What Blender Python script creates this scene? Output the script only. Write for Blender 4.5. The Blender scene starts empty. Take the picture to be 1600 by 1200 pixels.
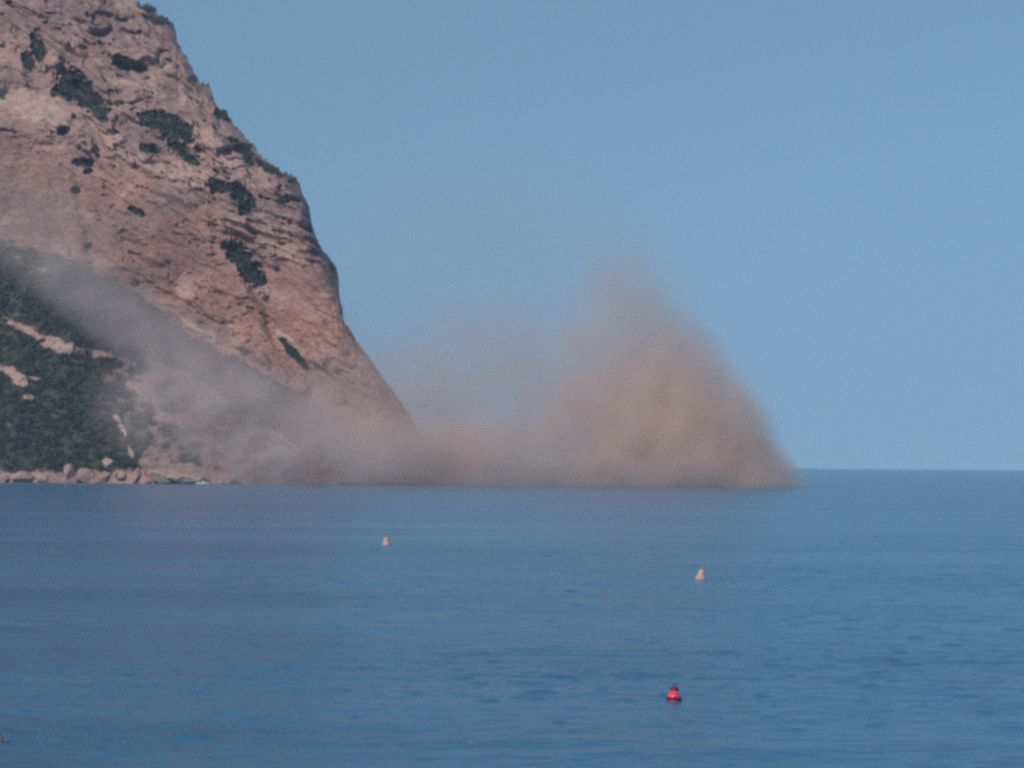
import bpy, bmesh, math, random
import numpy as np
from mathutils import Vector, Matrix

SC = bpy.context.scene
COL = SC.collection
R = math.radians

# ------------------------------------------------------------------ camera
F = 4537.0                      # focal length in photograph pixels (1600 wide)
CAM_H = 12.0
cam_d = bpy.data.cameras.new('camera')
cam = bpy.data.objects.new('camera', cam_d)
COL.objects.link(cam)
cam_d.sensor_width = 36.0
cam_d.lens = 36.0 * F / 1600.0
cam_d.clip_start = 1.0
cam_d.clip_end = 60000.0
PITCH = math.atan(124.0 / F)
ROLL = R(0.47)
cam.location = (0, 0, CAM_H)
CM = Matrix.Rotation(math.pi / 2 + PITCH, 4, 'X') @ Matrix.Rotation(ROLL, 4, 'Z')
cam.rotation_euler = CM.to_euler()
SC.camera = cam
CR = np.array(CM.to_3x3())

# ------------------------------------------------------------------ light and sky
SUN_EL, SUN_AZ = 33.0, 212.0     # azimuth: compass direction the light comes from (0 = +Y, clockwise)
w = bpy.data.worlds.new('World')
SC.world = w
w.use_nodes = True
nt = w.node_tree
bg = nt.nodes['Background']
sky = nt.nodes.new('ShaderNodeTexSky')
sky.sky_type = 'NISHITA'
sky.sun_disc = False
sky.sun_elevation = R(SUN_EL)
sky.sun_rotation = R(SUN_AZ)
sky.altitude = 2500
sky.air_density = 1.0
sky.dust_density = 0.0
sky.ozone_density = 1.5
hs = nt.nodes.new('ShaderNodeHueSaturation')
hs.inputs['Saturation'].default_value = 1.0
hs.inputs['Hue'].default_value = 0.479
tcw = nt.nodes.new('ShaderNodeTexCoord')        # clear evening sky: even blue down to the horizon
mlt = nt.nodes.new('ShaderNodeVectorMath'); mlt.operation = 'MULTIPLY_ADD'
mlt.inputs[1].default_value = (1, 1, 0.55); mlt.inputs[2].default_value = (0, 0, 0.19)
nrm = nt.nodes.new('ShaderNodeVectorMath'); nrm.operation = 'NORMALIZE'
nt.links.new(tcw.outputs['Generated'], mlt.inputs[0])
nt.links.new(mlt.outputs[0], nrm.inputs[0])
nt.links.new(nrm.outputs[0], sky.inputs['Vector'])
nt.links.new(sky.outputs[0], hs.inputs['Color'])
nt.links.new(hs.outputs[0], bg.inputs['Color'])
bg.inputs['Strength'].default_value = 0.074

sd = bpy.data.lights.new('sun', 'SUN')
sd.energy = 2.55
sd.angle = R(6)
sd.color = (1.0, 0.82, 0.74)
sun = bpy.data.objects.new('sun', sd)
COL.objects.link(sun)
sdir = Vector((math.sin(R(SUN_AZ)) * math.cos(R(SUN_EL)), math.cos(R(SUN_AZ)) * math.cos(R(SUN_EL)), math.sin(R(SUN_EL))))
sun.rotation_euler = sdir.to_track_quat('Z', 'Y').to_euler()
sun.location = sdir * 800

SC.view_settings.view_transform = 'Standard'
SC.view_settings.look = 'None'
SC.view_settings.exposure = 0.4
SC.view_settings.gamma = 1.0
SC.view_settings.use_curve_mapping = False
SC.render.engine = 'CYCLES'
SC.cycles.use_denoising = False
SC.cycles.max_bounces = 12
SC.cycles.volume_bounces = 8
SC.cycles.volume_step_rate = 0.45
SC.cycles.filter_width = 2.9

# ------------------------------------------------------------------ helpers
rng = np.random.default_rng(7)
random.seed(7)
_perm = rng.permutation(512)
_perm = np.concatenate([_perm, _perm])
_g = rng.normal(size=(512, 3))
_g /= np.linalg.norm(_g, axis=1)[:, None]

def perlin(x, y, z):
    xi, yi, zi = np.floor(x).astype(int), np.floor(y).astype(int), np.floor(z).astype(int)
    fx, fy, fz = x - xi, y - yi, z - zi
    u, v, s = [t * t * t * (t * (t * 6 - 15) + 10) for t in (fx, fy, fz)]
    out = 0
    for dx in (0, 1):
        for dy in (0, 1):
            for dz in (0, 1):
                h = _perm[(_perm[(_perm[(xi + dx) & 511] + yi + dy) & 511] + zi + dz) & 511]
                g = _g[h]
                d = g[..., 0] * (fx - dx) + g[..., 1] * (fy - dy) + g[..., 2] * (fz - dz)
                out = out + d * (u if dx else 1 - u) * (v if dy else 1 - v) * (s if dz else 1 - s)
    return out * 1.5

def fbm(x, y, z, n=4, rough=0.5):
    o, a, f, t = 0, 1.0, 1.0, 0
    for i in range(n):
        o = o + a * perlin(x * f + 17.3 * i, y * f + 5.1 * i, z * f + 9.7 * i)
        t += a
        a *= rough
        f *= 2.03
    return o / t

def cells(x, y, jitter=0.9):
    """2-D cellular noise: distance to the nearest two points and a random value of the nearest cell"""
    xi, yi = np.floor(x).astype(int), np.floor(y).astype(int)
    d1 = np.full(x.shape, 9.0); d2 = np.full(x.shape, 9.0); cid = np.zeros(x.shape)
    for dx in (-1, 0, 1):
        for dy in (-1, 0, 1):
            h = _perm[(_perm[(xi + dx) & 511] + yi + dy) & 511]
            px = xi + dx + 0.5 + jitter * (_perm[h] / 512.0 - 0.5)
            py = yi + dy + 0.5 + jitter * (_perm[(h + 71) & 511] / 512.0 - 0.5)
            d = np.hypot(px - x, py - y)
            near = d < d1
            d2 = np.where(near, d1, np.minimum(d2, d))
            cid = np.where(near, _perm[(h + 133) & 511] / 512.0, cid)
            d1 = np.where(near, d, d1)
    return d1, d2, cid

def sstep(a, b, x):
    t = np.clip((x - a) / (b - a), 0, 1)
    return t * t * (3 - 2 * t)

def ray(px, py):
    """direction (scaled to y = 1) of the sight line through a photograph pixel"""
    px = np.asarray(px, float); py = np.asarray(py, float)
    c = np.stack([(px - 800) / F, (600 - py) / F, -np.ones_like(px * py)], -1)
    d = c @ CR.T
    return d / d[..., 1:2]

def at(px, py, Y):
    d = ray(px, py)
    return Vector((float(d[0] * Y), float(Y), float(CAM_H + d[2] * Y)))

def on_sea(px, py):
    d = ray(px, py)
    t = -CAM_H / d[2]
    return Vector((float(d[0] * t), float(t), 0.0))

def tag(o, label=None, cat=None, group=None, kind=None):
    if label: o['label'] = label
    if cat: o['category'] = cat
    if group: o['group'] = group
    if kind: o['kind'] = kind
    return o

def mesh_obj(name, V, Fc, m=None, parent=None, smooth=True):
    me = bpy.data.meshes.new(name)
    me.from_pydata([tuple(v) for v in V] if not isinstance(V, np.ndarray) else V.tolist(), [], Fc if isinstance(Fc, list) else Fc.tolist())
    me.update()
    if smooth:
        me.polygons.foreach_set('use_smooth', [True] * len(me.polygons))
    o = bpy.data.objects.new(name, me)
    COL.objects.link(o)
    if m: me.materials.append(m)
    if parent: o.parent = parent
    return o

def bm_obj(name, bm, m, parent=None, smooth=True):
    me = bpy.data.meshes.new(name)
    bmesh.ops.recalc_face_normals(bm, faces=bm.faces)
    bm.to_mesh(me); bm.free()
    if smooth:
        me.polygons.foreach_set('use_smooth', [True] * len(me.polygons))
    me.materials.append(m)
    o = bpy.data.objects.new(name, me)
    COL.objects.link(o)
    if parent: o.parent = parent
    return o

def lathe(bm, prof, seg=32, c=(0, 0, 0)):
    rings = []
    for r, z in prof:
        if r < 1e-5:
            rings.append([bm.verts.new((c[0], c[1], c[2] + z))])
        else:
            rings.append([bm.verts.new((c[0] + r * math.cos(2 * math.pi * k / seg), c[1] + r * math.sin(2 * math.pi * k / seg), c[2] + z)) for k in range(seg)])
    for a, b in zip(rings, rings[1:]):
        for k in range(seg):
            k2 = (k + 1) % seg
            if len(a) == 1: bm.faces.new((a[0], b[k], b[k2]))
            elif len(b) == 1: bm.faces.new((a[k], a[k2], b[0]))
            else: bm.faces.new((a[k], a[k2], b[k2], b[k]))

def tube(bm, pts, r, seg=10, closed=False):
    pts = [Vector(p) for p in pts]
    n = len(pts)
    rings = []
    for i, p in enumerate(pts):
        a = pts[(i - 1) % n] if (closed or i > 0) else p
        b = pts[(i + 1) % n] if (closed or i < n - 1) else p
        d = (b - a).normalized()
        q = d.to_track_quat('Z', 'Y')
        rings.append([bm.verts.new(p + q @ Vector((r * math.cos(2 * math.pi * k / seg), r * math.sin(2 * math.pi * k / seg), 0))) for k in range(seg)])
    pairs = list(zip(rings, rings[1:])) + ([(rings[-1], rings[0])] if closed else [])
    for a, b in pairs:
        for k in range(seg):
            k2 = (k + 1) % seg
            bm.faces.new((a[k], a[k2], b[k2], b[k]))
    if not closed:
        bm.faces.new(rings[0][::-1]); bm.faces.new(rings[-1])

def material(name):
    m = bpy.data.materials.new(name)
    m.use_nodes = True
    return m, m.node_tree, m.node_tree.nodes['Principled BSDF']

def N(nt, kind, **kw):
    n = nt.nodes.new(kind)
    for k, v in kw.items():
        if k.startswith('i_'):
            key = k[2:]
            n.inputs[int(key) if key.isdigit() else key].default_value = v
        else:
            setattr(n, k, v)
    return n

def mixc(nt, fac, a, b, mode='MIX'):
    n = nt.nodes.new('ShaderNodeMix')
    n.data_type = 'RGBA'; n.blend_type = mode
    for sock, val in ((n.inputs[0], fac), (n.inputs[6], a), (n.inputs[7], b)):
        if isinstance(val, bpy.types.NodeSocket): nt.links.new(val, sock)
        elif isinstance(val, (tuple, list)): sock.default_value = (*val[:3], 1)
        else: sock.default_value = val
    return n.outputs[2]

def ramp(nt, src, stops):
    n = nt.nodes.new('ShaderNodeValToRGB')
    e = n.color_ramp.elements
    e[0].position, e[0].color = stops[0][0], (*stops[0][1], 1)
    e[1].position, e[1].color = stops[-1][0], (*stops[-1][1], 1)
    for p, c in stops[1:-1]:
        k = e.new(p); k.color = (*c, 1)
    nt.links.new(src, n.inputs[0])
    return n.outputs[0]

def noise_tex(nt, scale, detail=4, rough=0.55, vec=None, dist=0.0):
    n = N(nt, 'ShaderNodeTexNoise', i_Scale=scale, i_Detail=detail, i_Roughness=rough, i_Distortion=dist)
    if vec is not None: nt.links.new(vec, n.inputs['Vector'])
    return n.outputs[0]

def mapping(nt, scale=(1, 1, 1), rot=(0, 0, 0), coord='Object'):
    tc = nt.nodes.new('ShaderNodeTexCoord')
    mp = N(nt, 'ShaderNodeMapping')
    mp.inputs['Scale'].default_value = scale
    mp.inputs['Rotation'].default_value = rot
    nt.links.new(tc.outputs[coord], mp.inputs[0])
    return mp.outputs[0]

def simple_mat(name, col, rough=0.6, var=0.25, scale=6.0, bump=0.0):
    m, nt, b = material(name)
    v = mapping(nt)
    n = noise_tex(nt, scale, 5, 0.6, v)
    c = ramp(nt, n, [(0.3, [x * (1 - var) for x in col]), (0.7, [min(1, x * (1 + var)) for x in col])])
    nt.links.new(c, b.inputs['Base Color'])
    b.inputs['Roughness'].default_value = rough
    if bump:
        bp = N(nt, 'ShaderNodeBump', i_Strength=bump, i_Distance=0.05)
        nt.links.new(n, bp.inputs['Height']); nt.links.new(bp.outputs[0], b.inputs['Normal'])
    return m

# ------------------------------------------------------------------ the sea
SEA_R = 13000.0
def sea_material():
    m, nt, b = material('sea_water')
    b.inputs['Roughness'].default_value = 0.18
    b.inputs['IOR'].default_value = 1.333
    b.inputs['Specular IOR Level'].default_value = 0.14
    tc = nt.nodes.new('ShaderNodeTexCoord')
    def mp(sx, sy, rz=0.0):
        k = N(nt, 'ShaderNodeMapping')
        k.inputs['Scale'].default_value = (sx, sy, 1); k.inputs['Rotation'].default_value = (0, 0, rz)
        nt.links.new(tc.outputs['Object'], k.inputs[0]); return k.outputs[0]
    big = noise_tex(nt, 1.0, 3, 0.5, mp(0.006, 0.018, 0.15))          # wind patches
    c = ramp(nt, big, [(0.36, (0.040, 0.165, 0.305)), (0.64, (0.062, 0.215, 0.375))])
    nt.links.new(c, b.inputs['Base Color'])
    h1 = noise_tex(nt, 1.0, 4, 0.55, mp(0.22, 0.34, 0.15), 0.2)
    h2 = noise_tex(nt, 1.0, 3, 0.6, mp(0.8, 1.1, -0.2), 0.3)
    h3 = noise_tex(nt, 1.0, 2, 0.5, mp(0.03, 0.05, 0.05), 0.2)
    def mth(op, a, bb):
        k = N(nt, 'ShaderNodeMath', operation=op)
        for s, v in ((k.inputs[0], a), (k.inputs[1], bb)):
            if isinstance(v, bpy.types.NodeSocket): nt.links.new(v, s)
            else: s.default_value = v
        return k.outputs[0]
    ruf = N(nt, 'ShaderNodeMapRange'); nt.links.new(noise_tex(nt, 1.0, 3, 0.55, mp(0.012, 0.03, -0.1)), ruf.inputs[0])
    ruf.inputs[1].default_value = 0.35; ruf.inputs[2].default_value = 0.65; ruf.inputs[3].default_value = 0.55; ruf.inputs[4].default_value = 1.35
    hh = mth('ADD', mth('ADD', mth('MULTIPLY', h1, 0.6), mth('MULTIPLY', h2, 0.22)), mth('MULTIPLY', h3, 1.5))
    bp = N(nt, 'ShaderNodeBump', i_Strength=1.0, i_Distance=1.0)
    nt.links.new(hh, bp.inputs['Height']); nt.links.new(ruf.outputs[0], bp.inputs['Strength'])
    nt.links.new(bp.outputs[0], b.inputs['Normal'])
    return m

def build_sea():
    """one polar sheet: fine rows and columns where the wavelets can be made out, coarse elsewhere"""
    ang = np.concatenate([np.linspace(-16, 16, 640, endpoint=False), np.linspace(16, 344, 84, endpoint=False)])
    rows = [20.0, 45.0, 70.0]
    r = 84.0
    while r < 700: rows.append(r); r *= 1.0026
    while r < SEA_R * 0.95: rows.append(r); r *= 1.06
    rows.append(SEA_R)
    rows = np.array(rows)
    A, RR = np.meshgrid(np.radians(ang), rows, indexing='ij')
    X = RR * np.sin(A); Y = RR * np.cos(A)
    patch = sstep(-0.35, 0.5, fbm(X / 60, Y / 45, X * 0 + 3, 2))
    h = 0.10 * perlin(X / 9.0, Y / 5.0, X * 0) + 0.085 * fbm(X / 3.6 + Y / 20, Y / 2.3, X * 0 + 4, 2)
    n = fbm(X / 1.5 + Y / 9, Y / 1.0, X * 0 + 9, 2)
    h = h + (0.35 + 0.65 * patch) * (0.075 * n + 0.05 * (0.3 - np.abs(perlin(X / 1.9, Y / 1.2, X * 0 + 15))))
    h = h + 0.30 * np.clip(perlin(X / 2.4 + Y / 30, Y / 1.5, X * 0 + 41) - 0.30 - 0.25 * (1 - patch), 0, 1)
    w = sstep(17, 14, np.abs(((np.degrees(A) + 180) % 360) - 180)) * sstep(700, 330, RR) * sstep(70, 95, RR)
    P = np.stack([X, Y, h * w], -1)
    na, nr = P.shape[:2]
    V = np.concatenate([P.reshape(-1, 3), [[0, 0, 0]]])
    idx = np.arange(na * nr).reshape(na, nr)
    nx = np.roll(idx, -1, axis=0)
    Q = np.stack([idx[:, :-1], nx[:, :-1], nx[:, 1:], idx[:, 1:]], -1).reshape(-1, 4)[:, ::-1]
    T3 = np.stack([idx[:, 0], np.full(na, na * nr), nx[:, 0]], -1)[:, ::-1]
    me = bpy.data.meshes.new('sea')
    me.vertices.add(len(V)); me.vertices.foreach_set('co', V.ravel().astype(np.float32))
    me.loops.add(Q.size + T3.size); me.loops.foreach_set('vertex_index', np.concatenate([Q.ravel(), T3.ravel()]).astype(np.int32))
    me.polygons.add(len(Q) + len(T3))
    me.polygons.foreach_set('loop_start', np.concatenate([np.arange(len(Q)) * 4, Q.size + np.arange(len(T3)) * 3]).astype(np.int32))
    me.polygons.foreach_set('use_smooth', np.ones(len(Q) + len(T3), bool))
    me.update(); me.validate()
    me.materials.append(sea_material())
    o = bpy.data.objects.new('sea', me); COL.objects.link(o)
    tag(o, 'calm blue open sea with small wavelets reaching the horizon', 'sea', kind='structure')
build_sea()

# ------------------------------------------------------------------ the headland
SIL = np.array([(-900, -330), (-500, -300), (-300, -260), (-120, -190), (0, -120), (110, -50), (190, -14), (215, 1), (222, 6), (240, 9), (247, 22), (262, 27),
                (270, 36), (275, 46), (277, 64), (288, 84), (297, 98), (306, 118), (312, 127), (325, 129), (331, 141), (336, 160),
                (344, 171), (355, 172), (359, 186), (370, 197), (383, 213), (400, 232), (408, 242), (424, 253), (440, 266),
                (452, 271), (461, 274), (467, 284), (474, 304), (483, 322), (486, 345), (493, 368), (502, 386), (516, 405),
                (525, 418), (529, 430), (530.5, 466), (535, 480), (536.5, 500), (545, 511), (557, 533), (573, 553), (590, 578),
                (604, 597), (622, 622), (640, 648), (660, 684), (680, 716), (700, 738), (722, 752), (740, 758)], float)
# foot of the cliff / top of the talus slope, and the ledge across the lower slope
TAL = np.array([(-900, 150), (-300, 250), (-100, 330), (0, 376), (60, 392), (110, 408), (200, 447), (240, 480), (300, 527), (350, 552), (400, 576), (440, 606), (480, 645), (530, 676), (600, 722), (740, 757)], float)
LED = np.array([(-900, 330), (-300, 400), (-100, 455), (0, 492), (30, 508), (60, 522), (120, 538), (170, 556), (230, 566), (300, 592), (350, 618), (400, 650), (470, 700), (560, 745), (740, 760)], float)

def hor(px): return 716.0 + px * (14.0 / 1600)
D0 = 1505.0
def waterline(px): return hor(px) + CAM_H * F / D0

# soft-edged features, all in photograph pixels: centre, half axes, angle (deg, clockwise on the picture)
VEG = [(112, 135, 26, 26, 10), (140, 155, 34, 15, 40), (155, 178, 18, 9, 50), (250, 190, 32, 15, 15), (272, 203, 32, 16, 30), (235, 232, 20, 7, 15), (285, 235, 20, 10, 30),
       (195, 98, 26, 9, 20), (215, 105, 14, 8, 10), (228, 12, 16, 7, 25), (45, 95, 14, 10, 70), (60, 75, 10, 24, -10), (340, 292, 18, 10, 20), (372, 300, 22, 10, 35),
       (385, 322, 14, 14, 10), (375, 400, 30, 16, 50), (392, 425, 26, 16, 55), (385, 238, 30, 9, 42), (430, 268, 34, 6, 30), (350, 180, 14, 9, 30), (132, 255, 15, 7, 0), (138, 268, 7, 5, 0),
       (215, 331, 12, 5, 25), (120, 298, 7, 5, 0), (138, 385, 6, 4, 0), (211, 443, 6, 4, 0), (240, 30, 18, 6, 30), (522, 420, 9, 5, 50), (100, 205, 10, 6, -20), (262, 30, 10, 8, 0), (300, 250, 14, 6, 30), (455, 548, 24, 6, 50), (470, 565, 18, 5, 45)]
PALE = [(40, 165, 62, 22, 22, .75), (75, 178, 32, 14, 15, .6), (140, 200, 26, 30, 10, .35), (165, 215, 24, 22, 40, .6), (300, 275, 34, 20, 15, .65), (215, 250, 30, 12, 20, .6), (240, 262, 22, 8, 10, .5),
        (404, 449, 18, 7, 35, 1.2), (415, 455, 6, 9, 10, 1.2), (292, 450, 14, 22, -8, .6), (320, 360, 8, 32, -8, .3), (440, 524, 22, 5, 32, .9), (300, 510, 20, 6, 35, .8), (325, 525, 24, 5, 30, .6),
        (40, 515, 32, 6, 26, .85), (88, 540, 30, 11, 14, .9), (150, 553, 28, 6, 5, .5), (22, 585, 26, 8, 32, 1.1), (28, 596, 12, 8, 30, 1.2), (45, 621, 8, 4, 10, .8), (12, 664, 5, 5, 0, .5), (56, 592, 12, 3, 8, .6),
        (83, 650, 8, 3, 0, .3), (275, 583, 50, 7, 24, .55), (222, 590, 12, 7, 15, .6), (182, 652, 10, 5, 40, .9), (193, 672, 14, 4, 60, 1.1), (205, 708, 4, 12, -15, 1.2), (168, 720, 9, 4, 0, .9), (285, 665, 26, 4, 42, .4),
        (310, 690, 30, 4, 40, .4), (220, 610, 30, 14, 20, .3), (245, 722, 24, 20, 30, .55), (290, 738, 64, 14, 0, .6), (360, 722, 50, 22, 20, .45), (330, 620, 40, 10, 30, .2),
        (210, 60, 24, 6, 10, .4), (250, 70, 22, 6, 15, .4), (115, 65, 10, 6, 30, .6), (190, 128, 22, 5, 10, .7), (230, 140, 28, 6, 25, .5), (285, 150, 6, 16, -10, .5), (305, 215, 5, 16, 10, .6), (120, 40, 20, 5, 15, .4),
        (360, 345, 30, 5, 12, .4), (420, 362, 40, 4, 14, .5), (440, 385, 50, 5, 18, .45), (400, 335, 30, 3, 14, .4), (455, 402, 40, 6, 18, .35)]

def field(lst, u, v, warp):
    out = np.zeros_like(u)
    for e in lst:
        cx, cy, rx, ry, ang = e[:5]
        a = R(ang)
        dx, dy = u - cx, v - cy
        p = (dx * math.cos(a) + dy * math.sin(a)) / rx
        q = (-dx * math.sin(a) + dy * math.cos(a)) / ry
        d = p * p + q * q
        s = sstep(1.45, 0.6, d + warp)
        out = np.maximum(out, s * (e[5] if len(e) > 5 else 1.0))
    return out

def guide(us, tab, w):
    """a traced line, rounded off so that its corners leave no crease in the surface"""
    fu = np.arange(-1000, 900, 2.0)
    fv = np.interp(fu, tab[:, 0], tab[:, 1])
    kx = np.arange(-3 * w, 3 * w + 1, 2.0)
    kk = np.exp(-(kx / w) ** 2); kk /= kk.sum()
    n = len(kx) // 2
    fv = np.convolve(np.pad(fv, n, mode='edge'), kk, mode='valid')[:len(fu)]
    return np.interp(us, fu, fv)

def build_headland():
    us = np.concatenate([np.linspace(-900, -60, 90, endpoint=False), np.linspace(-60, 745, 680)])
    nt_ = 440
    t = np.linspace(0, 1, nt_)
    U = np.repeat(us[:, None], nt_, 1)
    sil = np.interp(us, SIL[:, 0], SIL[:, 1])
    st_ = us * 0.11 + perlin(us * 0.05, us * 0, us * 0 + 6)
    fine = perlin(us * 0.16, us * 0 + 3.3, us * 0) * 3.2 + perlin(us * 0.4, us * 0 + 8.3, us * 0) * 2.2
    fine = fine + 5.0 * (sstep(0.0, 0.22, st_ % 1.0) - (st_ % 1.0) - 0.1) * np.where(us < 480, 1, 0.3)
    sil = sil + fine * sstep(745, 640, us) * np.where(us < 560, 1, 0.5)
    wl = waterline(us)
    top = np.minimum(sil, wl - 1.5)
    T = t[None, :] ** 0.96
    gtop = np.minimum(guide(us, SIL, 16), wl - 1.5)
    Vv = (wl[:, None] + 3.0) + (gtop[:, None] - wl[:, None] - 3.0) * T + (top - gtop)[:, None] * t[None, :] ** 7
    tal = guide(us, TAL, 18)[:, None]
    led = guide(us, LED, 14)[:, None]
    k = 0.331
    X = (U - 800) * k
    Z = (wl[:, None] - Vv) * k
    # strata run down to the right
    a = R(20)
    wob = fbm(X / 90, Z / 90, X * 0, 3) * 14
    S = X * math.cos(a) - (Z + wob) * math.sin(a)
    H = X * math.sin(a) + (Z + wob) * math.cos(a)
    warp = fbm(U / 15, Vv / 13, U * 0 + 2.2, 5, 0.62) * 2.3
    veg = field(VEG, U, Vv, warp)
    pale = field(PALE, U, Vv, warp * 0.8)
    low = sstep(-6, 6, Vv - tal + fbm(U / 20, Vv / 20, U * 0, 3) * 12)       # 1 on the talus slope
    below = sstep(-4, 4, Vv - led)
    shore_band = sstep(731, 740, Vv + fbm(U / 12, U * 0, U * 0 + 5, 3) * 16)
    # vegetated slope
    n1 = fbm(U / 26, Vv / 18, U * 0 + 7, 4)
    talveg = low * (1 - below) * sstep(-0.35, 0.15, n1 + 0.25)
    lv = low * below * (1 - shore_band) * sstep(520, 330, U + n1 * 80) * (1 - 0.75 * sstep(150, 240, U + (Vv - 640) * -0.4 + n1 * 60) * sstep(-0.3, 0.25, n1 + 0.1))
    spur = sstep(70, 0, np.abs(Vv - np.interp(U, [380, 430, 480, 500, 530], [590, 612, 640, 655, 668])) * 2.6) * sstep(375, 420, U) * sstep(520, 480, U)
    veg = np.maximum(veg, np.maximum(np.maximum(talveg, lv), spur * 0.9))
    veg = veg * (1 - np.clip(pale * 1.3, 0, 1) * low) * sstep(600, 540, U)
    tuft = fbm(U / 17, Vv / 11, U * 0 + 33, 5, 0.62)
    veg = np.maximum(veg, (1 - low) * sstep(60, -60, Vv - (U * 0.42 + 210)) * sstep(0.27, 0.36, tuft) * (1 - np.clip(pale, 0, 1)) * 0.85)
    # how steep the surface leans back: dy/dz
    low0 = sstep(-14, 14, Vv - tal); below0 = sstep(-8, 8, Vv - led)          # smooth, so that no column steps out of line
    slope = 0.30 + 0.95 * low0 * (1 - below0) + 0.75 * low0 * below0
    lip = np.exp(-((Vv - led - 8) / 9.0) ** 2) * low0 * 0.8
    slope = slope - lip
    crestd = (Vv - np.minimum(guide(us, SIL, 24), wl - 1.5)[:, None]) * k
    crestd = np.maximum(crestd, 0)
    slope = slope + 2.2 * np.exp(-crestd / 7.0)
    slope = slope + 0.5 * sstep(190, 120, Vv - (U * 0.28 + 20))               # upper part leans back more
    dz = np.diff(Z, axis=1, prepend=Z[:, :1])
    Y = D0 + 2 + np.cumsum(np.maximum(slope, -0.3) * dz, axis=1)
    # plan form: the face swings away to the right, a gully and buttresses break it up
    xx = X - (-140)
    Y = Y + 0.0022 * np.clip(xx, 0, None) ** 2 + 0.0006 * np.clip(-xx, 0, None) ** 2
    rough_up = sstep(40, -60, Vv - (U * 0.42 + 190)) * (1 - low)              # broken blocky upper cliff
    rough_mid = (1 - low) * (1 - rough_up)
    edge = sstep(0, 14, crestd)
    zf = sstep(0, 8, Z)
    disp = fbm(X / 55, Z / 110, X * 0 + 4, 3) * 16 * (1 - 0.5 * low)
    # blocks
    wx, wz = fbm(X / 18, Z / 18, X * 0 + 11, 3) * 9, fbm(X / 18, Z / 18, X * 0 + 21, 3) * 6
    a2 = R(31)
    S2 = X * math.cos(a2) - (Z + wob) * math.sin(a2); H2 = X * math.sin(a2) + (Z + wob) * math.cos(a2)
    d1, d2, cid = cells((S2 + wx) / 27, (H2 + wz) / 10.5)
    crack = sstep(0.0, 0.4, d2 - d1)
    bl = (cid - 0.5) * crack * 6.5 - (1 - crack) * 1.4
    d1b, d2b, cidb = cells((S2 + wx * 1.4) / 11 + 40, (H2 + wz * 1.4) / 4.2 + 13)
    bl2 = ((cidb - 0.5) * 2.6 + 0.9) * sstep(0, 0.45, d2b - d1b) - 0.9
    r1 = 1 - np.abs(fbm(S2 / 42 + 3, H2 / 9, X * 0 + 2, 4)) * 2.4
    vert = (1 - np.abs(fbm(X / 22 + Z / 40, Z / 38, X * 0 + 31, 4)) * 2.4)
    disp = disp - rough_up * (bl * 2.5 + bl2 * 1.7 + r1 * 7.5)
    disp = disp - rough_mid * (bl * 0.9 + bl2 * 0.8 + vert * 2.4 + r1 * 3.2 + 1.6 * fbm(S2 / 16, H2 / 5, X * 0 + 77, 4, 0.6))
    # hollows and small overhangs
    hol = fbm(S2 / 17 + 5, H2 / 7.5, X * 0 + 61, 4, 0.6)
    disp = disp + sstep(0.16, 0.30, hol) * (5.5 * rough_up + 2.6 * rough_mid)
    hol2 = fbm(X / 6, Z / 5, X * 0 + 91, 3, 0.6)
    disp = disp + sstep(0.2, 0.32, hol2) * (1.0 * rough_up + 1.0 * rough_mid)
    # bedding ledges right of the gully
    st = sstep(330, 360, U) * sstep(0, 30, Vv - (300 + (U - 330) * .12)) * sstep(0, 30, (398 + (U - 330) * .22) - Vv)
    ph = (H + 1.5 * fbm(S / 25, H / 9, X * 0 + 3, 3)) / 6.2 % 1.0
    disp = disp - st * (sstep(0.0, 0.75, ph) * (1 - sstep(0.86, 1.0, ph)) * 5.0)
    disp = disp - low * (fbm(X / 14, Z / 10, X * 0 + 9, 5, 0.6) * 6.0 + fbm(X / 4, Z / 3, X * 0 + 19, 3) * 1.6)
    disp = disp - fbm(X / 5, Z / 3.2, X * 0 + 13, 4, 0.6) * (1.5 * rough_up + 0.7 * rough_mid)
    # hollows where the scrub grows on the cliff, bulges where pale slabs stick out
    disp = disp + field(VEG, U, Vv, warp) * 6.0 * (1 - low) - np.clip(pale, 0, 1) * 2.6
    # main gully through the red cliff
    calm = np.maximum(sstep(1.2, 0.5, ((U - 40) / 75) ** 2 + ((Vv - 168) / 34) ** 2), 0.75 * sstep(1.3, 0.4, ((U - 30) / 110) ** 2 + ((Vv - 300) / 110) ** 2))
    calm = np.maximum(calm, 0.6 * sstep(1.3, 0.4, ((U - 470) / 60) ** 2 + ((Vv - 480) / 90) ** 2))
    smooth = fbm(X / 55, Z / 110, X * 0 + 4, 3) * 16 + fbm(X / 22, Z / 16, X * 0 + 54, 3) * 3
    disp = disp * (1 - calm * 0.8) + smooth * calm * 0.8
    gl = np.interp(Vv, [250, 330, 420, 520], [118, 128, 150, 175]) + 8 * fbm(Vv / 30, U * 0, U * 0 + 1, 3)
    disp = disp + 3 * np.exp(-((U - gl) / 9.0) ** 2) * rough_mid
    gl2 = np.interp(Vv, [300, 420, 520, 620, 680], [318, 415, 424, 470, 520])
    disp = disp + 5 * np.exp(-((U - gl2) / 10.0) ** 2) * (1 - low)
    for gx, gv, gw in ((275, 430, 5), (345, 470, 8), (505, 560, 12)):
        disp = disp + 2.2 * np.exp(-((U - gx - (Vv - gv) * 0.22 - 10 * fbm(Vv / 24, U * 0 + gx, U * 0, 3)) / gw) ** 2) * np.exp(-((Vv - gv) / 45) ** 2) * rough_mid
    Y = Y + disp * (0.25 + 0.75 * edge) * (0.15 + 0.85 * zf)
    Y = np.maximum(Y, D0 - 4)
    # vertices on their sight lines at their own real depth, so the relief is true
    d = ray(U, Vv)
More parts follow.
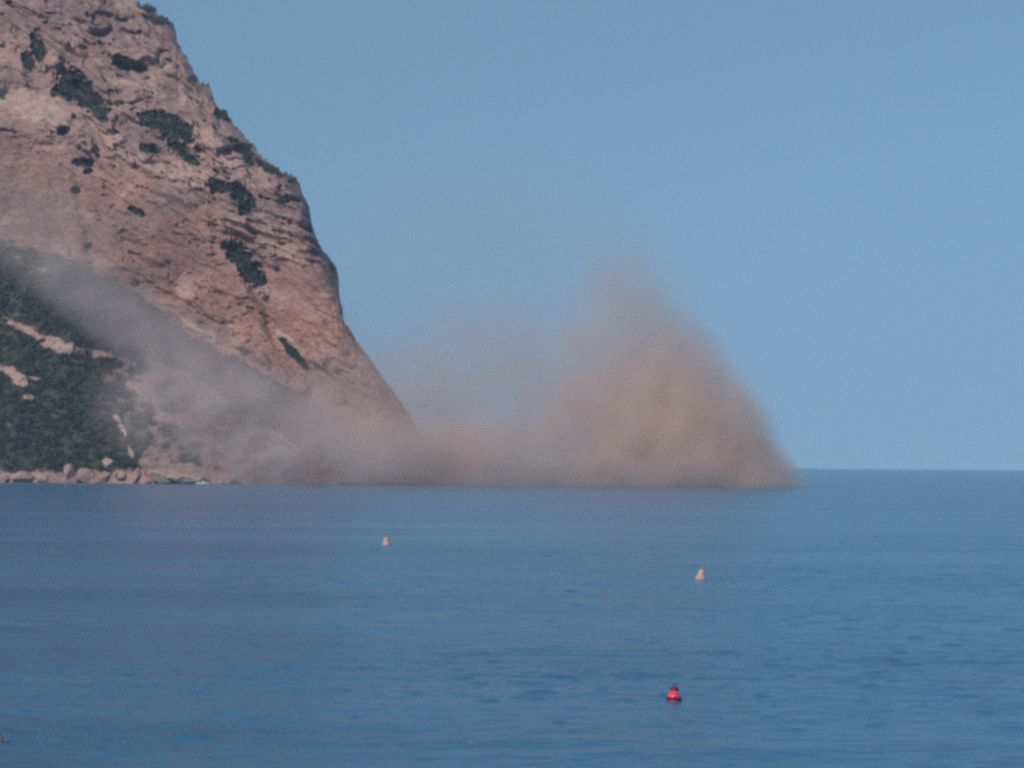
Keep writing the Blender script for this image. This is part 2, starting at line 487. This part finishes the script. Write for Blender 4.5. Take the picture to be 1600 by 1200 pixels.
    # the slope must stand on the waterline although it leans back: scale heights by real distance
    P = np.stack([d[..., 0] * Y, Y, CAM_H + d[..., 2] * Y], -1)
    P[:, 0, 2] = -2.5
    # the back: over the crest and down to the water behind
    back = []
    cr = P[:, -1, :]
    for j, (dy, fz) in enumerate(((6, 1.0), (16, 0.985), (40, 0.93), (90, 0.8), (160, 0.55), (240, 0.25), (300, -0.02))):
        b = cr.copy()
        b[:, 1] += dy * (1 + 0.15 * perlin(us / 40, us * 0 + j, us * 0))
        b[:, 2] = np.maximum(cr[:, 2] * fz, -2.5)
        b[:, 0] = cr[:, 0] - dy * 0.25 * sstep(-400, 600, us)
        back.append(b[:, None, :])
    P = np.concatenate([P] + back, 1)
    nu, nv = P.shape[:2]
    idx = np.arange(nu * nv).reshape(nu, nv)
    A = idx[:-1, :-1].ravel(); B = idx[1:, :-1].ravel(); C = idx[1:, 1:].ravel(); Dd = idx[:-1, 1:].ravel()
    Fc = np.stack([A, B, C, Dd], -1)
    me = bpy.data.meshes.new('headland')
    me.vertices.add(nu * nv); me.vertices.foreach_set('co', P.reshape(-1).astype(np.float32))
    me.loops.add(Fc.size); me.loops.foreach_set('vertex_index', Fc.ravel().astype(np.int32))
    me.polygons.add(len(Fc)); me.polygons.foreach_set('loop_start', np.arange(0, Fc.size, 4, dtype=np.int32))
    me.polygons.foreach_set('use_smooth', np.ones(len(Fc), bool))
    me.update(); me.validate()
    # cover masks: R scrub and soil, G pale rock, B red rock
    red = (1 - low) * sstep(-50, 40, Vv - (U * 0.42 + 190)) * sstep(0.1, 0.9, 0.75 + fbm(U / 60, Vv / 60, U * 0, 3))
    red = red * (1 - 0.6 * st) + 0.25 * (1 - low) * (fbm(U / 40, Vv / 22, U * 0 + 44, 3) + 0.3)
    shale = shore_band * sstep(330, 250, U)
    red = np.maximum(red, shale * 0.7)
    pale2 = np.maximum(pale * (1 - 0.3 * low), shale * 0.3)
    M = np.zeros((nu, nv, 4), np.float32); M[..., 3] = 1
    M[:, :nt_, 0] = np.clip(veg, 0, 1); M[:, :nt_, 1] = np.clip(pale2 / 1.3, 0, 1); M[:, :nt_, 2] = np.clip(red, 0, 1)
    M[:, nt_:, 0] = 0.3
    ca = me.color_attributes.new('cover', 'FLOAT_COLOR', 'POINT')
    ca.data.foreach_set('color', M.ravel())
    me.materials.append(cliff_material())
    o = bpy.data.objects.new('headland', me)
    COL.objects.link(o)
    tag(o, 'steep red and grey rocky headland dropping from the left into the sea', 'headland', kind='structure')
    return P[:, :nt_], veg, low, U, Vv

def cliff_material():
    m, nt, b = material('cliff_rock')
    at_ = N(nt, 'ShaderNodeVertexColor', layer_name='cover')
    sp = N(nt, 'ShaderNodeSeparateColor'); nt.links.new(at_.outputs[0], sp.inputs[0])
    v = mapping(nt, (0.05, 0.05, 0.11), (0, R(20), 0))
    n1 = noise_tex(nt, 1.0, 8, 0.62, v, 0.5)
    n2 = noise_tex(nt, 4.0, 6, 0.65, v, 0.8)
    n3 = noise_tex(nt, 0.35, 4, 0.5, v)
    grey = ramp(nt, n1, [(0.28, (0.24, 0.165, 0.15)), (0.45, (0.34, 0.245, 0.22)), (0.6, (0.40, 0.295, 0.26)), (0.78, (0.52, 0.40, 0.35))])
    redc = ramp(nt, n1, [(0.28, (0.235, 0.135, 0.115)), (0.5, (0.325, 0.20, 0.17)), (0.75, (0.41, 0.275, 0.23))])
    pal = ramp(nt, n2, [(0.25, (0.40, 0.295, 0.245)), (0.7, (0.62, 0.48, 0.41))])
    soil = ramp(nt, n2, [(0.3, (0.045, 0.05, 0.04)), (0.6, (0.075, 0.08, 0.06)), (0.8, (0.16, 0.14, 0.12))])
    c = mixc(nt, sp.outputs[2], grey, redc)
    st = ramp(nt, n2, [(0.35, (0.72, 0.70, 0.72)), (0.55, (1, 1, 1)), (0.75, (1.15, 1.12, 1.08))])
    c = mixc(nt, 1.0, c, st, 'MULTIPLY')
    big = ramp(nt, n3, [(0.38, (0.74, 0.74, 0.78)), (0.62, (1.16, 1.12, 1.08))])
    c = mixc(nt, 1.0, c, big, 'MULTIPLY')
    c = mixc(nt, sp.outputs[1], c, pal)
    c = mixc(nt, sp.outputs[0], c, soil)
    nt.links.new(c, b.inputs['Base Color'])
    b.inputs['Roughness'].default_value = 0.92
    b.inputs['Specular IOR Level'].default_value = 0.2
    bp = N(nt, 'ShaderNodeBump', i_Strength=0.9, i_Distance=2.2)
    nt.links.new(n2, bp.inputs['Height']); nt.links.new(bp.outputs[0], b.inputs['Normal'])
    return m

P, VEGM, LOW, HU, HV = build_headland()

# ------------------------------------------------------------------ scrub: bushes past counting
def scrub_material():
    m, nt, b = material('scrub_leaves')
    v = mapping(nt, (0.06, 0.06, 0.06))
    n = noise_tex(nt, 1.0, 4, 0.6, v)
    n2 = noise_tex(nt, 14.0, 2, 0.5, v)
    c = ramp(nt, n, [(0.3, (0.036, 0.054, 0.050)), (0.55, (0.055, 0.076, 0.064)), (0.75, (0.09, 0.10, 0.08))])
    k = ramp(nt, n2, [(0.3, (0.7, 0.7, 0.7)), (0.7, (1.35, 1.3, 1.2))])
    c = mixc(nt, 1.0, c, k, 'MULTIPLY')
    nt.links.new(c, b.inputs['Base Color'])
    b.inputs['Roughness'].default_value = 0.8
    b.inputs['Specular IOR Level'].default_value = 0.2
    return m

def build_scrub():
    g = np.random.default_rng(11)
    topv = HV[:, -1:]
    cand = np.argwhere((VEGM > 0.3) & (HU > -260) & ((HV - topv > 7) | ((HU > 205) & (HU < 245)) | (LOW > 0.5)))
    wgt = np.where(LOW[cand[:, 0], cand[:, 1]] > 0.5, 1.0, 1.5) * VEGM[cand[:, 0], cand[:, 1]]
    pick = cand[g.choice(len(cand), 4600, replace=False, p=wgt / wgt.sum())]
    nb = len(pick); nl = 46
    C = P[pick[:, 0], pick[:, 1]]
    rad = g.uniform(1.0, 2.9, nb) * np.where(LOW[pick[:, 0], pick[:, 1]] > 0.5, 1.0, 0.75)
    C = C + np.stack([g.normal(0, .6, nb), -rad * 0.35, rad * 0.25], -1)
    dirs = g.normal(size=(nb, nl, 3)); dirs /= np.linalg.norm(dirs, axis=2)[..., None]
    rr = g.uniform(0.45, 1.05, (nb, nl, 1))
    base = C[:, None] + dirs * rr * rad[:, None, None] * np.array([1.15, 1.0, 0.72])
    s = rad[:, None, None, None] * g.uniform(0.2, 0.42, (nb, nl, 1, 1))
    tri = g.normal(size=(nb, nl, 3, 3)); tri /= np.linalg.norm(tri, axis=3)[..., None]
    Vt = (base[:, :, None] + tri * s).reshape(-1, 3)
    n = len(Vt) // 3
    me = bpy.data.meshes.new('scrub')
    me.vertices.add(len(Vt)); me.vertices.foreach_set('co', Vt.ravel().astype(np.float32))
    me.loops.add(n * 3); me.loops.foreach_set('vertex_index', np.arange(n * 3, dtype=np.int32))
    me.polygons.add(n); me.polygons.foreach_set('loop_start', np.arange(0, n * 3, 3, dtype=np.int32))
    me.update(); me.validate()
    me.materials.append(scrub_material())
    o = bpy.data.objects.new('scrub', me); COL.objects.link(o)
    tag(o, 'dark green scrub covering the lower slope and the ledges of the headland', 'scrub', kind='stuff')
build_scrub()

# ------------------------------------------------------------------ rocks along the foot
def rock_mat(name, col):
    m, nt, b = material(name)
    v = mapping(nt, (1, 1, 1))
    n = noise_tex(nt, 0.35, 7, 0.65, v, 0.6)
    c = ramp(nt, n, [(0.3, [x * 0.55 for x in col]), (0.5, col), (0.72, [min(.8, x * 1.25) for x in col])])
    nt.links.new(c, b.inputs['Base Color'])
    b.inputs['Roughness'].default_value = 0.9
    bp = N(nt, 'ShaderNodeBump', i_Strength=0.8, i_Distance=0.6)
    nt.links.new(n, bp.inputs['Height']); nt.links.new(bp.outputs[0], b.inputs['Normal'])
    return m
ROCKM = {'pink': rock_mat('pink_rock', (0.34, 0.235, 0.205)), 'pale': rock_mat('pale_rock', (0.40, 0.31, 0.27)), 'dark': rock_mat('dark_wet_rock', (0.10, 0.075, 0.075))}

def boulder(px, py, wpx, hpx, kindm, label, Y=1500.0, seed=0, tilt=0.0):
    """px, py: middle of the waterline or foot; wpx x hpx: its size in photograph pixels"""
    bm = bmesh.new()
    bmesh.ops.create_icosphere(bm, subdivisions=4, radius=1.0)
    k = Y / F
    rx, rz = wpx * k / 2, hpx * k
    for v in bm.verts:
        c = np.array(v.co)
        q = c * 1.3 + seed * 7.7
        n = float(fbm(np.array([q[0]]), np.array([q[1]]), np.array([q[2]]), 4, 0.55)[0])
        # facets: clip against a few planes
        r = 1.0 + 0.42 * n
        g = np.random.default_rng(seed + 3)
        for _ in range(14):
            pl = g.normal(size=3); pl /= np.linalg.norm(pl)
            dd = float(c @ pl)
            if dd > 0: r = min(r, g.uniform(0.55, 0.92) / max(dd, 1e-3))
            else: g.uniform()
        v.co = Vector((c[0] * r * rx, c[1] * r * rx * 0.8, c[2] * r * rz))
    o = bm_obj('boulder', bm, ROCKM[kindm], smooth=False)
    p = at(px, py, Y)
    o.location = p
    o.rotation_euler = (0, R(tilt), 0)
    tag(o, label, 'boulder', 'boulders along the foot of the headland')
    return o

B = [
    (107, 735, 22, 17, 'pink', 'rounded pink boulder with pale top above the shore shelf', 1503, 0),
    (132, 745, 36, 14, 'pink', 'long low pink boulder at the water edge right of the rounded pink one', 1500, 10),
    (163, 745, 22, 11, 'pink', 'small pink boulder below the pale bluish rock on the shore', 1500, 5),
    (30, 747, 46, 13, 'pink', 'broad flat pink boulder at the left end of the shore', 1500, 0),
    (8, 749, 18, 10, 'pink', 'low pink boulder cut by the left picture edge', 1500, -5),
    (64, 748, 24, 9, 'pale', 'small pale boulder between the broad pink ones on the shore', 1500, 8),
    (168, 724, 18, 8, 'pale', 'small pale bluish boulder among dark scrub above the shore', 1506, 0),
    (190, 744, 18, 10, 'pink', 'squat pink boulder left of the large pale shore rock', 1500, -12),
    (214, 745, 16, 13, 'pink', 'upright pink boulder at the foot of the pale slanting streak', 1501, 20),
    (254, 745, 50, 11, 'pale', 'largest pale boulder where the dark scrub ends on the shore', 1504, 12),
    (290, 746, 70, 14, 'pale', 'long pale rock shelf just left of the white boat', 1502, 3),
    (352, 748, 50, 12, 'pink', 'low pinkish boulder on the shore right of the white boat', 1503, -4),
    (545, 758, 44, 5, 'dark', 'low dark wet rock at the waterline below the dusty slope', 1498, 0),
]
for i, (px, py, wd, hh, kd, lb, Y, tl) in enumerate(B):
    boulder(px, py, wd, hh, kd, lb, Y, i + 1, tl)

# ------------------------------------------------------------------ floats, boat
PINK = simple_mat('faded_red_plastic', (0.68, 0.07, 0.12), 0.35, 0.15, 5, 0.1)
DARKRED = simple_mat('dark_red_neck_and_reflection', (0.10, 0.008, 0.035), 0.6, 0.3, 8, 0.2)  # colour of the neck, and of the dark reflection painted at the base
BLACKM = simple_mat('black_rubber', (0.02, 0.018, 0.02), 0.5, 0.3, 8)
PALEP = simple_mat('bleached_pale_plastic', (0.44, 0.33, 0.30), 0.7, 0.2, 4)
ORANGE = simple_mat('weathered_orange_plastic', (0.50, 0.30, 0.25), 0.6, 0.15, 4)
BROWN = simple_mat('brown_weathered_plastic', (0.30, 0.20, 0.17), 0.6, 0.2, 4)
WHITE = simple_mat('white_gelcoat', (0.8, 0.8, 0.8), 0.3, 0.04, 3)
GLASS_D = simple_mat('dark_window', (0.03, 0.04, 0.05), 0.1, 0.1, 3)
STEEL = simple_mat('dull_steel', (0.35, 0.35, 0.36), 0.35, 0.1, 6)

def empty(name, loc):
    o = bpy.data.objects.new(name, None); COL.objects.link(o); o.location = loc
    o.empty_display_size = 0.3
    return o

def mooring_buoy(px, py, dia, label, mats, tilt=(0, 0)):
    t = empty('mooring_buoy', on_sea(px, py))
    r = dia / 2
    bm = bmesh.new()
    lathe(bm, [(0, -0.75 * r), (0.45 * r, -0.66 * r), (0.8 * r, -0.35 * r), (0.97 * r, 0.0), (0.99 * r, 0.2 * r), (0.9 * r, 0.55 * r), (0.74 * r, 0.86 * r), (0.56 * r, 1.04 * r), (0.50 * r, 1.2 * r), (0.48 * r, 1.36 * r), (0, 1.4 * r)], 36)
    f = bm_obj('float', bm, mats[0], t)
    bm = bmesh.new()
    lathe(bm, [(0.975 * r, -0.12 * r), (1.01 * r, -0.10 * r), (1.03 * r, 0.12 * r), (1.01 * r, 0.24 * r), (0.975 * r, 0.26 * r)], 36)
    bm_obj('reflection_band', bm, mats[1], t)  # on the red buoy this ring paints its dark reflection at the waterline
    bm = bmesh.new()
    lathe(bm, [(0.0, 1.30 * r), (0.54 * r, 1.18 * r), (0.58 * r, 1.32 * r), (0.54 * r, 1.56 * r), (0.34 * r, 1.68 * r), (0.0, 1.70 * r)], 24)
    cap = bm_obj('neck_cap', bm, mats[2], t)
    bm = bmesh.new()
    pts = [(0.26 * r * math.cos(a), 0, 1.84 * r + 0.26 * r * math.sin(a)) for a in np.linspace(0, 2 * math.pi, 20, endpoint=False)]
    tube(bm, pts, 0.07 * r, 8, True)
    bm_obj('lifting_ring', bm, mats[2], cap)
    t.rotation_euler = (R(tilt[0]), R(tilt[1]), R(25))
    tag(t, label, 'buoy')
    return t

mooring_buoy(1053, 1093, 0.76, 'bright pinkish red round buoy with dark neck, nearest in the open water', (PINK, DARKRED, DARKRED), (-6, 7))
mooring_buoy(-4, 1158, 0.50, 'faded brownish buoy half out of the frame at the lower left edge', (BROWN, BROWN, BROWN), (4, -5))

def marker_buoy(px, py, dia, ht, label, tilt):
    t = empty('marker_buoy', on_sea(px, py))
    r = dia / 2
    bm = bmesh.new()
    lathe(bm, [(0, -0.4 * ht), (0.5 * r, -0.36 * ht), (0.9 * r, -0.15 * ht), (r, 0.0), (0.98 * r, 0.14 * ht), (0.8 * r, 0.22 * ht)], 32)
    bm_obj('float_collar', bm, ORANGE, t)
    bm = bmesh.new()
    lathe(bm, [(0.82 * r, 0.20 * ht), (0.70 * r, 0.30 * ht), (0.60 * r, 0.52 * ht), (0.48 * r, 0.76 * ht), (0.3 * r, 0.90 * ht), (0, 0.94 * ht)], 32)
    cone = bm_obj('cone', bm, PALEP, t)
    bm = bmesh.new()
    lathe(bm, [(0, 0.90 * ht), (0.08 * r, 0.92 * ht), (0.08 * r, 1.02 * ht), (0.15 * r, 1.04 * ht), (0.15 * r, 1.1 * ht), (0, 1.12 * ht)], 16)
    bm_obj('top_knob', bm, PALEP, cone)
    t.rotation_euler = (R(tilt[0]), R(tilt[1]), 0)
    tag(t, label, 'buoy', 'pale conical marker buoys')
marker_buoy(604, 851, 1.35, 1.2, 'pale conical buoy farther out, left of the others and nearest the headland', (3, -5))
marker_buoy(1095, 905, 1.25, 1.15, 'pale conical buoy farther out on the right, beyond the pinkish red one', (-3, 6))

def boat():
    t = empty('motorboat', on_sea(317, 756.5))
    L, Bm, Hh = 6.6, 2.2, 0.85
    bm = bmesh.new()
    n = 18; rings = []
    for i in range(n + 1):
        s = i / n
        half = Bm / 2 * (1 - max(0, (s - 0.45) / 0.55) ** 2.4) * (0.9 + 0.1 * min(1, s * 4))
        half = max(half, 0.03)
        x = -L / 2 + L * s
        sheer = Hh + 0.28 * s * s
        rake = 0.35 * s ** 3
        ring = []
        for (fy, fz) in ((-1, 1), (-0.97, 0.6), (-0.82, 0.1), (-0.45, -0.3), (0, -0.42), (0.45, -0.3), (0.82, 0.1), (0.97, 0.6), (1, 1)):
            z = sheer * fz if fz > 0 else fz * Hh * (1 - 0.6 * s)
            ring.append(bm.verts.new((x + rake * max(fz, 0), half * fy, z)))
        rings.append(ring)
    for a, b in zip(rings, rings[1:]):
        for k in range(8): bm.faces.new((a[k], a[k + 1], b[k + 1], b[k]))
    bm.faces.new(rings[0]); bm.faces.new(rings[-1][::-1])
    hull = bm_obj('hull', bm, WHITE, t)
    bm = bmesh.new()
    for a, b in zip(rings[:0], rings[:0]): pass
    top = []
    for i in range(n + 1):
        s = i / n
        half = max(Bm / 2 * (1 - max(0, (s - 0.45) / 0.55) ** 2.4) * (0.9 + 0.1 * min(1, s * 4)) - 0.06, 0.02)
        x = -L / 2 + L * s + 0.35 * s ** 3
        z = Hh + 0.28 * s * s - 0.05
        top.append((bm.verts.new((x, -half, z)), bm.verts.new((x, half, z))))
    for a, b in zip(top, top[1:]): bm.faces.new((a[0], a[1], b[1], b[0]))
    bm_obj('deck', bm, WHITE, t)
    bm = bmesh.new()
    vs = [bm.verts.new(p) for p in ((-0.5, -.75, .88), (1.3, -.6, .95), (1.3, .6, .95), (-0.5, .75, .88), (-0.4, -.62, 1.5), (0.6, -.5, 1.5), (0.6, .5, 1.5), (-0.4, .62, 1.5))]
    for f in ((0, 1, 5, 4), (1, 2, 6, 5), (2, 3, 7, 6), (3, 0, 4, 7), (4, 5, 6, 7), (3, 2, 1, 0)): bm.faces.new([vs[k] for k in f])
    bmesh.ops.bevel(bm, geom=list(bm.edges), offset=0.05, segments=2, affect='EDGES')
    cab = bm_obj('cabin', bm, WHITE, t)
    bm = bmesh.new()
    vs = [bm.verts.new(p) for p in ((1.20, -.5, 1.04), (1.20, .5, 1.04), (0.68, .42, 1.44), (0.68, -.42, 1.44))]
    bm.faces.new(vs)
    r = bmesh.ops.extrude_face_region(bm, geom=list(bm.faces))
    for v in r['geom']:
        if isinstance(v, bmesh.types.BMVert): v.co += Vector((0.09, 0, 0.07))
    bm_obj('windscreen', bm, GLASS_D, cab)
    bm = bmesh.new()
    bmesh.ops.create_cube(bm, size=1, matrix=Matrix.Translation((-L / 2 - 0.22, 0, 0.75)) @ Matrix.Diagonal((0.4, 0.35, 0.6, 1)))
    bmesh.ops.create_cube(bm, size=1, matrix=Matrix.Translation((-L / 2 - 0.18, 0, 0.15)) @ Matrix.Diagonal((0.18, 0.14, 0.7, 1)))
    bmesh.ops.bevel(bm, geom=list(bm.edges), offset=0.04, segments=2, affect='EDGES')
    bm_obj('outboard_motor', bm, STEEL, t)
    t.rotation_euler = (0, 0, R(8))
    tag(t, 'small white motorboat on the water close to the foot of the headland', 'boat')
boat()

# ------------------------------------------------------------------ dust
def dust_obj(name, blobs, col, label, noise_scale, contrast, dens, aniso=0.1, pad=1.08):
    """blobs: centre px, centre py, depth, half width px, half height px, half depth m, angle deg (clockwise), strength, edge power"""
    m = bpy.data.materials.new(name + '_volume'); m.use_nodes = True
    nt = m.node_tree
    nt.nodes.remove(nt.nodes['Principled BSDF'])
    pv = nt.nodes.new('ShaderNodeVolumePrincipled')
    nt.links.new(pv.outputs[0], nt.nodes['Material Output'].inputs['Volume'])
    pv.inputs['Color'].default_value = (*col, 1)
    pv.inputs['Anisotropy'].default_value = aniso
    geo = nt.nodes.new('ShaderNodeNewGeometry')
    pos = geo.outputs['Position']
    def wn(scale, detail, amp):
        n = N(nt, 'ShaderNodeTexNoise', i_Scale=scale, i_Detail=detail, i_Roughness=0.55)
        nt.links.new(pos, n.inputs['Vector'])
        s = N(nt, 'ShaderNodeVectorMath', operation='SUBTRACT'); nt.links.new(n.outputs['Color'], s.inputs[0]); s.inputs[1].default_value = (.5, .5, .5)
        k = N(nt, 'ShaderNodeVectorMath', operation='SCALE'); nt.links.new(s.outputs[0], k.inputs[0]); k.inputs['Scale'].default_value = amp
        return k.outputs[0]
    w1 = wn(noise_scale, 3, 0.62 / noise_scale)
    ad = N(nt, 'ShaderNodeVectorMath', operation='ADD'); nt.links.new(pos, ad.inputs[0]); nt.links.new(w1, ad.inputs[1])
    wp = ad.outputs[0]
    total = None
    bmu = bmesh.new()
    for (px, py, Y, wx, hz, dy, ang, st, pw) in blobs:
        c = at(px, py, Y)
        k = Y / F
        sub = N(nt, 'ShaderNodeVectorMath', operation='SUBTRACT'); nt.links.new(wp, sub.inputs[0]); sub.inputs[1].default_value = c
        v = sub.outputs[0]
        if ang:
            ro = N(nt, 'ShaderNodeVectorRotate', rotation_type='Y_AXIS'); nt.links.new(v, ro.inputs['Vector']); ro.inputs['Angle'].default_value = R(-ang)
            v = ro.outputs[0]
        mu = N(nt, 'ShaderNodeVectorMath', operation='MULTIPLY'); nt.links.new(v, mu.inputs[0])
        mu.inputs[1].default_value = (1 / (wx * k), 1 / dy, 1 / (hz * k))
        ln = N(nt, 'ShaderNodeVectorMath', operation='DOT_PRODUCT'); nt.links.new(mu.outputs[0], ln.inputs[0]); nt.links.new(mu.outputs[0], ln.inputs[1])
        s1 = N(nt, 'ShaderNodeMath', operation='SUBTRACT', use_clamp=True); s1.inputs[0].default_value = 1.0; nt.links.new(ln.outputs['Value'], s1.inputs[1])
        p1 = N(nt, 'ShaderNodeMath', operation='POWER'); nt.links.new(s1.outputs[0], p1.inputs[0]); p1.inputs[1].default_value = pw
        p2 = N(nt, 'ShaderNodeMath', operation='MULTIPLY'); nt.links.new(p1.outputs[0], p2.inputs[0]); p2.inputs[1].default_value = st
        if total is None: total = p2.outputs[0]
        else:
            a = N(nt, 'ShaderNodeMath', operation='ADD'); nt.links.new(total, a.inputs[0]); nt.links.new(p2.outputs[0], a.inputs[1]); total = a.outputs[0]
        M = Matrix.Translation(c) @ Matrix.Rotation(R(ang), 4, 'Y') @ Matrix.Diagonal((wx * k * pad, dy * pad, hz * k * pad, 1))
        bmesh.ops.create_icosphere(bmu, subdivisions=3, radius=1.0, matrix=M)
    n2 = N(nt, 'ShaderNodeTexNoise', i_Scale=noise_scale * 2.0, i_Detail=5, i_Roughness=0.66); nt.links.new(pos, n2.inputs['Vector'])
    mr = N(nt, 'ShaderNodeMapRange'); nt.links.new(n2.outputs[0], mr.inputs[0])
    mr.inputs[1].default_value = 0.3; mr.inputs[2].default_value = 0.7; mr.inputs[3].default_value = 1 - contrast; mr.inputs[4].default_value = 1 + contrast
    f = N(nt, 'ShaderNodeMath', operation='MULTIPLY'); nt.links.new(total, f.inputs[0]); nt.links.new(mr.outputs[0], f.inputs[1])
    g = N(nt, 'ShaderNodeMath', operation='MULTIPLY'); nt.links.new(f.outputs[0], g.inputs[0]); g.inputs[1].default_value = dens
    nt.links.new(g.outputs[0], pv.inputs['Density'])
    o = bm_obj(name, bmu, m)
    md = o.modifiers.new('union', 'REMESH'); md.mode = 'VOXEL'; md.voxel_size = 5.0; md.use_smooth_shade = True
    tag(o, label, 'dust cloud', kind='stuff')
    return o

dust_obj('dust_plume', [
    # right-hand plume
    (1075, 730, 1560, 165, 180, 55, 0, 0.55, 1.2),
    (1035, 650, 1560, 145, 150, 50, -10, 0.25, 1.3),
    (1102, 635, 1560, 88, 180, 42, -25, 0.42, 1.0),
    (1165, 740, 1555, 115, 62, 36, 22, 0.8, 1.0),
    (1005, 540, 1560, 125, 170, 45, -18, 0.17, 1.2),
    (950, 620, 1560, 120, 140, 45, 0, 0.16, 1.2),
    (985, 450, 1560, 105, 165, 42, -14, 0.045, 1.3),
    (950, 700, 1555, 190, 130, 45, 0, 0.30, 1.3),
    # low middle
    (810, 738, 1550, 240, 90, 45, 0, 0.24, 1.3),
    (790, 650, 1550, 280, 220, 50, 0, 0.15, 1.4),
    (630, 740, 1530, 240, 110, 50, 0, 0.55, 1.3),
    (610, 665, 1530, 180, 150, 50, 25, 0.16, 1.5),
    # thin high veil
    (760, 520, 1580, 370, 320, 60, 12, 0.045, 1.2),
], (0.87, 0.77, 0.705), 'billowing pinkish brown dust plume rising from the sea beside the headland', 0.02, 0.85, 0.095)

dust_obj('dust_veil', [
    (230, 515, 1530, 300, 75, 50, 31, 0.75, 1.2),
    (380, 640, 1495, 220, 110, 38, 22, 0.9, 1.2),
    (260, 640, 1490, 150, 110, 34, 10, 0.6, 1.3),
    (430, 725, 1490, 190, 70, 28, 0, 0.8, 1.1),
    (560, 690, 1488, 150, 100, 30, 15, 1.1, 1.2),
    (70, 370, 1560, 170, 110, 45, 28, 0.35, 1.3),
], (0.92, 0.84, 0.79), 'thin greyish dust drifting across the lower slope of the headland', 0.022, 0.95, 0.021)

# ------------------------------------------------------------------ haze
def haze():
    m = bpy.data.materials.new('haze_volume'); m.use_nodes = True
    nt = m.node_tree
    nt.nodes.remove(nt.nodes['Principled BSDF'])
    pv = nt.nodes.new('ShaderNodeVolumePrincipled')
    nt.links.new(pv.outputs[0], nt.nodes['Material Output'].inputs['Volume'])
    pv.inputs['Color'].default_value = (0.55, 0.80, 1.0, 1)
    pv.inputs['Density'].default_value = 0.00006
    pv.inputs['Anisotropy'].default_value = 0.0
    bm = bmesh.new()
    h = SEA_R + 200
    bmesh.ops.create_cube(bm, size=1, matrix=Matrix.Translation((0, 0, 220)) @ Matrix.Diagonal((2 * h, 2 * h, 450, 1)))
    o = bm_obj('haze', bm, m, smooth=False)
    tag(o, 'pale blue haze filling the air over the sea', 'haze', kind='stuff')
haze()
